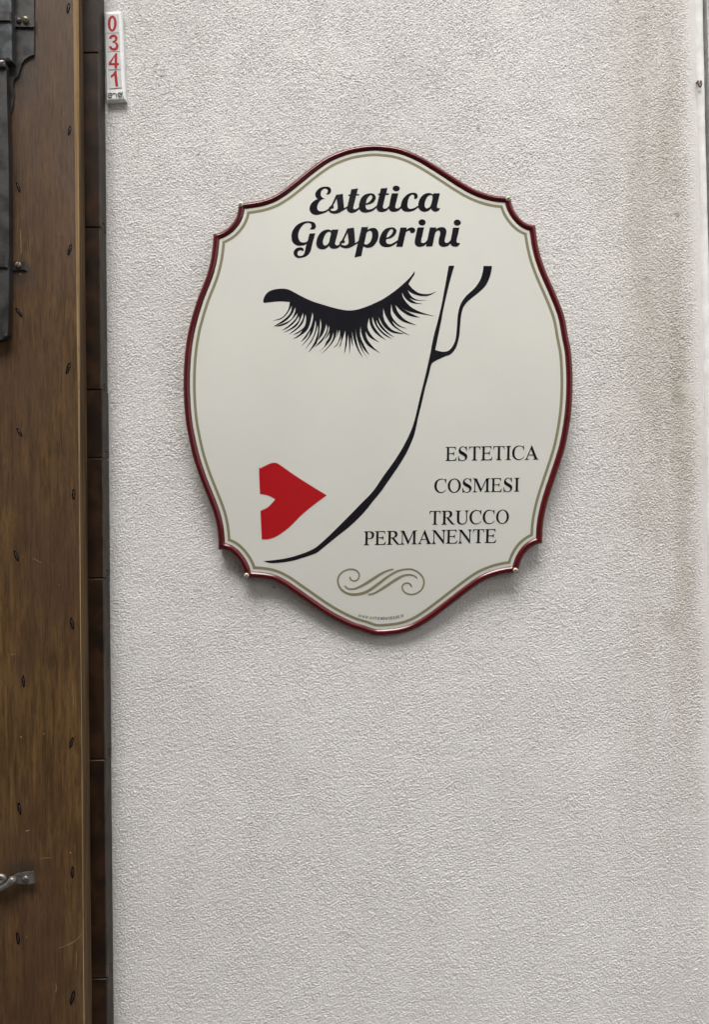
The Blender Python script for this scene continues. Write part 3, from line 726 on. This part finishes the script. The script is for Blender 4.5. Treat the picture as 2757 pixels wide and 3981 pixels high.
# serif capitals (unit: cap height)
def gl(s, sub=3):
    out = []
    for w in s.split():
        sh = not w.endswith('~'); x, y = w.rstrip('~').split(',')
        out.append((float(x), float(y)) + ((1,) if sh else ()))
    return smooth(out, sub)
el = lambda cx, cy, rx, ry: ellipse(cx, cy, rx, ry, 32)
G = {
 'E': [gl('0,0 0,.035 .08,.06 .11,.1 .11,.9 .08,.94 0,.965 0,1 .75,1 .765,.78 .73,.78 .69,.90 .62,.945 .27,.945 .27,.545 .5,.545 .58,.57 .61,.66 .645,.66 .645,.37 .61,.37 .585,.455 .51,.485 .27,.485 .27,.12 .30,.065 .36,.055 .6,.055 .71,.09 .8,.235 .84,.235 .775,0')],
 'T': [gl('0,.76 .02,1 .78,1 .80,.76 .765,.76 .73,.9 .66,.945 .48,.945 .48,.1 .51,.06 .59,.035 .59,0 .21,0 .21,.035 .29,.06 .32,.1 .32,.945 .14,.945 .07,.9 .035,.76')],
 'I': [gl('0,0 0,.035 .08,.06 .11,.1 .11,.9 .08,.94 0,.965 0,1 .38,1 .38,.965 .30,.94 .27,.9 .27,.1 .30,.06 .38,.035 .38,0')],
 'A': [gl('0,0 0,.035 .07,.06 .13,.16 .455,1.02 .49,1.02 .83,.17 .89,.06 .96,.035 .96,0 .58,0 .58,.035 .66,.05 .67,.09 .655,.14 .59,.31 .25,.31 .19,.15 .185,.085 .22,.045 .29,.035 .29,0'), gl('.275,.365 .57,.365 .42,.74')],
 'O': [el(.47, .5, .47, .52), el(.47, .5, .305, .465)],
 'C': [gl('.86,.20 .70,.05~ .5,-.02~ .27,.03~ .08,.2~ 0,.5~ .08,.8~ .27,.97~ .5,1.02~ .68,.97~ .77,.955~ .80,1.02 .83,1.02 .845,.69 .81,.69 .74,.87~ .63,.95~ .5,.965~ .34,.92~ .22,.77~ .175,.5~ .22,.25~ .36,.08~ .54,.045~ .70,.1~ .835,.225')],
 'S': [gl('.08,-.02 .045,-.02 .03,.33 .065,.33 .12,.14~ .22,.045~ .33,.025~ .43,.07~ .48,.17~ .45,.28~ .34,.37~ .18,.47~ .075,.58~ .05,.73~ .11,.91~ .23,1.0~ .35,1.02~ .46,.98~ .51,.965~ .54,1.02 .575,1.02 .585,.71 .55,.71 .49,.88~ .42,.955~ .33,.975~ .24,.94~ .18,.85~ .19,.76~ .27,.68~ .42,.58~ .56,.46~ .62,.33~ .60,.17~ .51,.05~ .36,-.02~ .24,-.01~ .14,.03~')],
 'M': [gl('0,0 0,.035 .09,.07 .115,.16 .115,.88 .08,.94 0,.965 0,1 .27,1 .60,.25 .92,1 1.2,1 1.2,.965 1.12,.94 1.085,.89 1.085,.11 1.12,.06 1.2,.035 1.2,0 .81,0 .81,.035 .90,.06 .925,.11 .925,.84 .57,0 .54,0 .175,.82 .175,.2 .20,.07 .30,.035 .30,0')],
 'R': [gl('0,0 0,.035 .08,.06 .11,.1 .11,.9 .08,.94 0,.965 0,1 .42,1~ .58,.975~ .68,.9~ .725,.76~ .69,.61~ .6,.53~ .49,.485 .80,.09 .86,.045 .92,.035 .92,0 .70,0 .33,.47 .27,.47 .27,.1 .30,.06 .38,.035 .38,0'), gl('.27,.935 .27,.52 .4,.53~ .51,.59~ .555,.73~ .52,.87~ .43,.935~ .34,.945~')],
 'P': [gl('0,0 0,.035 .08,.06 .11,.1 .11,.9 .08,.94 0,.965 0,1 .42,1~ .58,.97~ .69,.88~ .73,.73~ .69,.57~ .58,.47~ .42,.44~ .27,.45 .27,.1 .30,.06 .38,.035 .38,0'), gl('.27,.935 .27,.505 .4,.495~ .51,.55~ .56,.71~ .52,.86~ .43,.93~ .34,.945~')],
 'U': [gl('0,.965 0,1 .38,1 .38,.965 .30,.94 .27,.89 .27,.36 .29,.2~ .37,.09~ .5,.055~ .63,.09~ .71,.2~ .735,.36 .735,.8 .71,.92 .62,.965 .62,1 .92,1 .92,.965 .83,.92 .805,.8 .805,.35~ .77,.15~ .65,.02~ .46,-.02~ .27,.02~ .15,.13~ .11,.32~ .11,.89 .08,.94')],
 'N': [gl('0,.965 0,1 .25,1 .82,.27 .82,.8 .79,.92 .7,.965 .7,1 1,1 1,.965 .91,.92 .885,.8 .885,-.02 .85,-.02 .175,.83 .175,.2 .205,.08 .29,.035 .29,0 0,0 0,.035 .08,.08 .11,.2 .11,.88 .07,.94')],
}
Q = fr(1400, 1720, 2.248)
rows = [
 ('ESTETICA', [(740, 838), (850, 930), (942, 1042), (1047, 1148), (1153, 1253), (1262, 1308), (1317, 1422), (1428, 1547)], (740, 167), (1547, 155), 121),
 ('COSMESI', [(643, 750), (760, 875), (888, 968), (978, 1128), (1134, 1232), (1245, 1322), (1337, 1384)], (643, 442), (1384, 432), 119),
 ('TRUCCO', [(602, 700), (708, 826), (828, 945), (950, 1055), (1065, 1170), (1182, 1294)], (602, 720), (1294, 709), 120),
 ('PERMANENTE', [(32, 122), (128, 225), (232, 350), (350, 495), (503, 622), (625, 745), (748, 848), (855, 972), (980, 1080), (1085, 1187)], (32, 897), (1187, 876), 120)]
for word, xr, b0, b1, cap in rows:
    sl = (b1[1] - b0[1]) / (b1[0] - b0[0])
    for i, (ch, (xa, xb)) in enumerate(zip(word, xr)):
        g = G[ch]; gx0 = min(p[0] for p in g[0]); gx1 = max(p[0] for p in g[0])
        cs = []
        for c in g:
            cc = []
            for x, y in c:
                X = xa + (x - gx0) / (gx1 - gx0) * (xb - xa)
                cc.append(Q(X - sl * y * cap * -1 * -1, b0[1] + sl * (X - b0[0]) - y * cap))
            cs.append(cc)
        pr('capital_letter', cs, MAT['black'], 1 + i % 2)

# closed eye with lashes
A = fr(1000, 1030, 3.99); B = fr(1350, 1030, 3.99)
lash_a = '515,605! 488,725 400,840 250,897! 380,868 470,790 547,662! 525,770 440,865 258,990! 300,976! 440,905 545,800 600,683! 590,770 515,890 322,972! 300,988! 420,965 530,895 637,773! 605,860 510,960 385,1050! 480,1008 580,930 657,820! 645,900 545,1000 413,1082! 540,1028 640,950 717,773! 715,860 640,985 495,1108! 600,1048 710,940 757,795! 765,880 730,1000 562,1117! 640,1087 703,1045! 670,1100 560,1180! 670,1130 800,1010 863,765! 872,860 820,1030 680,1230! 770,1150 833,1040! 800,1150 685,1297! 790,1190 870,1060 912,890! 915,990 865,1160 750,1340! 850,1215 910,1090 945,965! 945,1070 900,1215 798,1390! 880,1300 925,1250! 965,1100 985,865! 1000,960 985,1070 945,1200! 1030,1090 1080,940! 1085,1030 1030,1150 890,1310! 1000,1225 1085,1090 1118,965! 1120,1040 1050,1195! 1100,1130 1128,1080! 1120,1150 1080,1215! 1040,1300 965,1378! 1070,1280 1150,1180 1185,1075! 1180,1170 1110,1290 1000,1407! 1100,1320 1200,1190 1247,1025! 1240,1110 1205,1165! 1245,1120 1280,1037! 1285,1120 1250,1240 1183,1318! 1240,1275 1285,1190 1303,1130! 1300,1220 1257,1328! 1290,1270 1288,1330! 1310,1230 1340,1140 1368,1045! 1372,1200 1352,1415! 1388,1280 1413,1103! 1425,1250 1435,1425! 1446,1280 1450,1145! 1465,1230 1487,1303!'
lash_b = '75,1057! 105,1200 170,1360 245,1467! 172,1310 140,1150 130,997! 150,1150 220,1340 323,1483! 250,1370 193,1210! 250,1330 345,1427! 270,1290 205,1130 207,975! 225,1110 310,1270 508,1397! 400,1300 310,1180 280,1055! 350,1155 500,1232! 390,1140 315,1000 337,853! 365,980 450,1100 595,1195! 480,1080 400,950 387,833! 445,980 560,1110 692,1178! 570,1085 470,970 447,877! 515,1000 620,1095 733,1155! 610,1060 510,930 485,838! 570,990 700,1080 860,1103! 860,1094! 690,1035 570,880 555,697! 595,820 700,975 880,1092! 970,1125! 850,1060 740,975 690,898! 790,980 920,1018! 790,955 680,810 680,635! 715,770 850,905 1072,967! 900,885 790,770 740,650! 830,740 960,820 1122,850! 960,770 840,690 773,603! 850,695 1000,765 1355,827! 1150,768 980,680 870,550 848,455! 895,545 1000,622 1170,635! 1050,610 955,540! 1060,582 1220,578! 1080,570 990,515 932,425! 1010,475 1130,512 1260,506 1382,440! 1250,483 1110,468 1010,400 945,325! 990,250 1035,180 1043,120! 980,210 880,310 740,430 560,555 400,635 250,695 120,730 10,737'
lash_c = '1300,722 1150,685 1000,640 850,590 700,520 580,455 500,415 430,400 350,400 260,415 180,450 130,510 108,570 108,605 125,617 200,610 300,600 400,597'
def raw(f, s):
    out = []
    for w in s.split():
        sh = w.endswith('!'); x, y = w.rstrip('!').split(',')
        out.append(f(float(x), float(y)) + ((1,) if sh else ()))
    return out
pr('eyelash_drawing', [smooth(raw(A, lash_a) + raw(B, lash_b) + raw(A, lash_c), 4)], MAT['black'])

# cheek, jaw and ear line
face = raw(Z2, '584,1038! 560,1170 530,1330 497,1470') + raw(Z4, '466,130 440,262 425,330 395,460 360,600 320,770 285,870 230,980 160,1092 80,1202 0,1318') + \
       raw(Z5, '1400,420 1300,522 1200,622 1100,716 1030,768 920,812 800,842 650,860! 715,876 850,862 950,835 1052,800 1100,766 1200,684 1330,580 1430,480') + \
       raw(Z4, '0,1395 60,1322 130,1222 200,1120 260,1020 308,912 326,850 350,740 375,640 400,530 430,420 447,350 470,325 540,290 600,265 640,210 662,130 669,60') + \
       raw(Z2, '675,1450 684,1395 702,1350 742,1305 810,1250 870,1190 905,1110 918,1040! 852,1040! 845,1090 825,1150 780,1215 720,1270 680,1325 660,1380 650,1440 646,1500') + \
       raw(Z4, '637,140 615,200 580,240 530,248 478,235! 500,130') + raw(Z2, '527,1456 545,1360 575,1230 600,1130 627,1038!')
pr('face_line', [smooth(face, 4)], MAT['black'])
pr('red_lips', [smooth(raw(Z5, '619,155 632,143 700,110 735,102 770,112 850,168 930,222 1035,288 1140,352! 1045,422 950,500 860,590 800,637 745,672 690,690 637,692! 628,472! 690,440 743,383! 690,355 625,342!'), 5)], MAT['red'])

# flourish
FL = fr(1250, 2180, 3.192)
def fs(s, widths):
    q = [tuple(float(v) for v in w.split(',')) for w in s.split()]
    return [[FL(*p) for p in stroke(q, widths, 6)]]
pr('flourish', fs('353,198 365,232 400,249 440,240 465,205 467,165 440,125 390,105 330,108 260,140 212,200 205,270 235,340 300,395 380,418 470,412 560,385 640,335 720,275 800,213 880,160 960,122 1050,104 1130,108 1210,150 1260,210 1272,280 1240,360 1170,408 1100,415 1035,390 1003,340 1015,295 1060,275 1100,288 1121,325', [20, 20, 20, 21, 21, 23, 29, 37, 37, 29, 23, 21, 21, 20, 20, 20, 20]), MAT['olive'])
pr('flourish', fs('287,308 330,345 400,350 480,320 560,275 650,218 740,160 820,122 895,105', [19, 21, 27, 35, 35, 25, 19]), MAT['olive'])
pr('flourish', fs('580,420 650,405 730,360 830,295 920,235 1000,190 1080,172 1150,185 1188,217', [19, 25, 35, 35, 27, 21, 19]), MAT['olive'])

# maker's web address on an arc
MINI = {'W': [((0, 1), (.22, 0), (.45, .8), (.68, 0), (.9, 1))], 'A': [((0, 0), (.32, 1), (.64, 0))], 'N': [((0, 0), (0, 1), (.6, 0), (.6, 1))],
        'T': [((.3, 0), (.3, 1)), ((0, 1), (.6, 1))], 'I': [((.05, 0), (.05, 1))], 'C': [((.6, .88), (.35, 1), (.08, .75), (.08, .25), (.35, 0), (.6, .12))],
        'H': [((0, 0), (0, 1)), ((.6, 0), (.6, 1)), ((0, .5), (.6, .5))], 'E': [((.5, 1), (0, 1), (0, 0), (.5, 0)), ((0, .52), (.45, .52))],
        'S': [((.5, .9), (.25, 1), (.02, .78), (.25, .52), (.5, .26), (.25, 0), (0, .1))], 'G': [((.6, .88), (.35, 1), (.08, .75), (.08, .25), (.35, 0), (.6, .1), (.6, .45), (.4, .45))],
        '.': [((0, .06), (.09, .06))]}
text = 'WWW.ANTICHEINSEGNE.IT'
adv = {'W': 1.16, 'I': .34, '.': .30, 'A': .86, 'E': .72, 'S': .74}
tot = sum(adv.get(ch, .86) for ch in text); pos = 0
for ch in text:
    t = (pos + .0) / tot; pos += adv.get(ch, .86)
    x = 462 + t * (1040 - 462); u = (x - 770) / 308.0
    yb = 737 - 42 * u * u - 2 - (x - 770) * .017; slope = -84 * u / 308.0 - .017
    sc_ = 33.0; ca, sa = math.cos(math.atan(-slope)), math.sin(math.atan(-slope))
    o = None
    for kk, st in enumerate(MINI[ch]):
        q = [(x + (px_ * ca - (-(py_)) * 0) * sc_ * .82 + py_ * sa * sc_ * -1 * -.0, yb + slope * px_ * sc_ * .82 - py_ * sc_) for px_, py_ in st]
        q = [(a_ + slope * (b_ - yb) * -1 * 1.0, b_) for a_, b_ in q]
        cont = stroke([(a_, b_, 1) for a_, b_ in q], [7.5, 7.5], 1)
        o2 = pr('small_letter', [[FL(*p) for p in cont]], MAT['ink'], kk)

# the sign is stamped slightly convex from top to bottom; every sheet is cut at the same heights and bowed together
zc_ = (wp(*Z2(0, 72), YS).z + wp(*Z6(0, 1444), YS).z) / 2; hz_ = (wp(*Z2(0, 72), YS).z - wp(*Z6(0, 1444), YS).z) / 2
SAG = 0.0185
def bow(z): return -SAG * (1 - ((z - zc_) / hz_) ** 2)
ZK = [zc_ - hz_ - .02 + .011 * k for k in range(int((2 * hz_ + .04) / .011) + 1)]
def kids(o):
    for c_ in o.children:
        yield c_; yield from kids(c_)
for o in kids(sign):
    bm = bmesh.new(); bm.from_mesh(o.data)
    if o.name.split('.')[0] in ('screw', 'cross_slot'):
        zm = sum(v.co.z for v in bm.verts) / len(bm.verts)
        for v in bm.verts: v.co.y += bow(zm)
        bm.to_mesh(o.data); bm.free(); continue
    lo = min(v.co.z for v in bm.verts); hi = max(v.co.z for v in bm.verts)
    if not o.name.startswith('rim'):
        for zk in ZK:
            if lo < zk < hi and o.name.startswith('panel') and zk == ZK[len(ZK) // 2]:
                for q in range(-14, 15): bmesh.ops.bisect_plane(bm, geom=bm.verts[:] + bm.edges[:] + bm.faces[:], plane_co=(.025 + q * .024, 0, 0), plane_no=(1, 0, 0), dist=1e-7)
            if lo < zk < hi: bmesh.ops.bisect_plane(bm, geom=bm.verts[:] + bm.edges[:] + bm.faces[:], plane_co=(0, 0, zk), plane_no=(0, 0, 1), dist=1e-7)
    for v in bm.verts:
        k = min(max(int((v.co.z - ZK[0]) / .011), 0), len(ZK) - 2); t = (v.co.z - ZK[k]) / .011
        if v.co.y < -.0035: v.co.y += bow(ZK[k]) * (1 - t) + bow(ZK[k + 1]) * t
    bm.to_mesh(o.data); bm.free()
    if not o.name.startswith('rim'):
        o.data.shade_smooth(); o.data.set_sharp_from_angle(angle=R(3))

# ------------------------------------------------------------------ meter number plate
npl = thing('number_plate', 'narrow white plastic plate with red digits 0341 beside the door', 'number plate')
PP = fr(380, 30, 6.064)
YN = -0.0100
base = plate('plate_body', [PP(147, 98), PP(570, 84), PP(656, 2178), PP(200, 2208)], YN + .0005, .0125, MAT['plastic'], npl, .0042, 3)
YQ = YN
quads_ = [((195, 172), (490, 165), (497, 604), (207, 611)), ((213, 622), (508, 617), (520, 1040), (232, 1050)), ((238, 1058), (522, 1052), (537, 1468), (248, 1476)), ((244, 1500), (537, 1484), (566, 1894), (276, 1924))]
digits = [
 [[PP(*q) for q in ellipse(342, 387, 106, 190, 36, .02)], [PP(*q) for q in ellipse(341, 389, 43, 134, 30, .02)]],
 [smooth(raw(PP, '265,745! 275,700 310,660 365,643 420,655 460,700 465,745 450,790 420,822! 460,845 485,890 487,930 470,980 425,1018 370,1025 310,1005 275,960 265,925! 325,915! 340,955 370,965 405,955 425,925 425,890 405,855 370,842 345,842! 350,793! 380,790 405,765 408,735 390,708 362,705 335,720 325,748!'), 5)],
 [smooth(raw(PP, '425,1080! 460,1080! 460,1315! 498,1315! 498,1370! 458,1370! 458,1448! 395,1448! 395,1370! 260,1370! 258,1310!'), 2), smooth(raw(PP, '395,1165! 318,1315! 395,1315!'), 2)],
 [smooth(raw(PP, '400,1500! 442,1498! 482,1868! 420,1872! 388,1612! 350,1645 310,1665! 303,1610! 355,1575!'), 4)]]
for qd, dg in zip(quads_, digits):
    e = sheet('digit_sticker', [[PP(x, y) for x, y in qd]], YQ - .0002, .0003, MAT['film_edge'], npl)
    cx_ = sum(p[0] for p in qd) / 4; cy_ = sum(p[1] for p in qd) / 4
    sheet('sticker_face', [[PP(cx_ + (x - cx_) * .965, cy_ + (y - cy_) * .975) for x, y in qd]], YQ - .00035, .0002, MAT['film'], e)
    sheet('digit', dg, YQ - .0005, .0002, MAT['digit'], e)
for s, w in (('272,2086 335,2062 322,2032 285,2024 254,2048 246,2086 264,2120 300,2128 328,2110', 15), ('352,2052 372,2030 412,2028 432,2052 440,2122', 15), ('488,2074 556,2050 542,2018 506,2012 476,2040 472,2080 500,2112 540,2106 560,2092', 15), ('578,1988 583,2060 590,2100 606,2114', 14)):
    q = [tuple(float(v) for v in z.split(',')) for z in s.split()]
    sheet('logo_letter', [[PP(*p) for p in stroke(q, [w, w], 5)]], YQ - .0002, .0003, MAT['black'], npl)
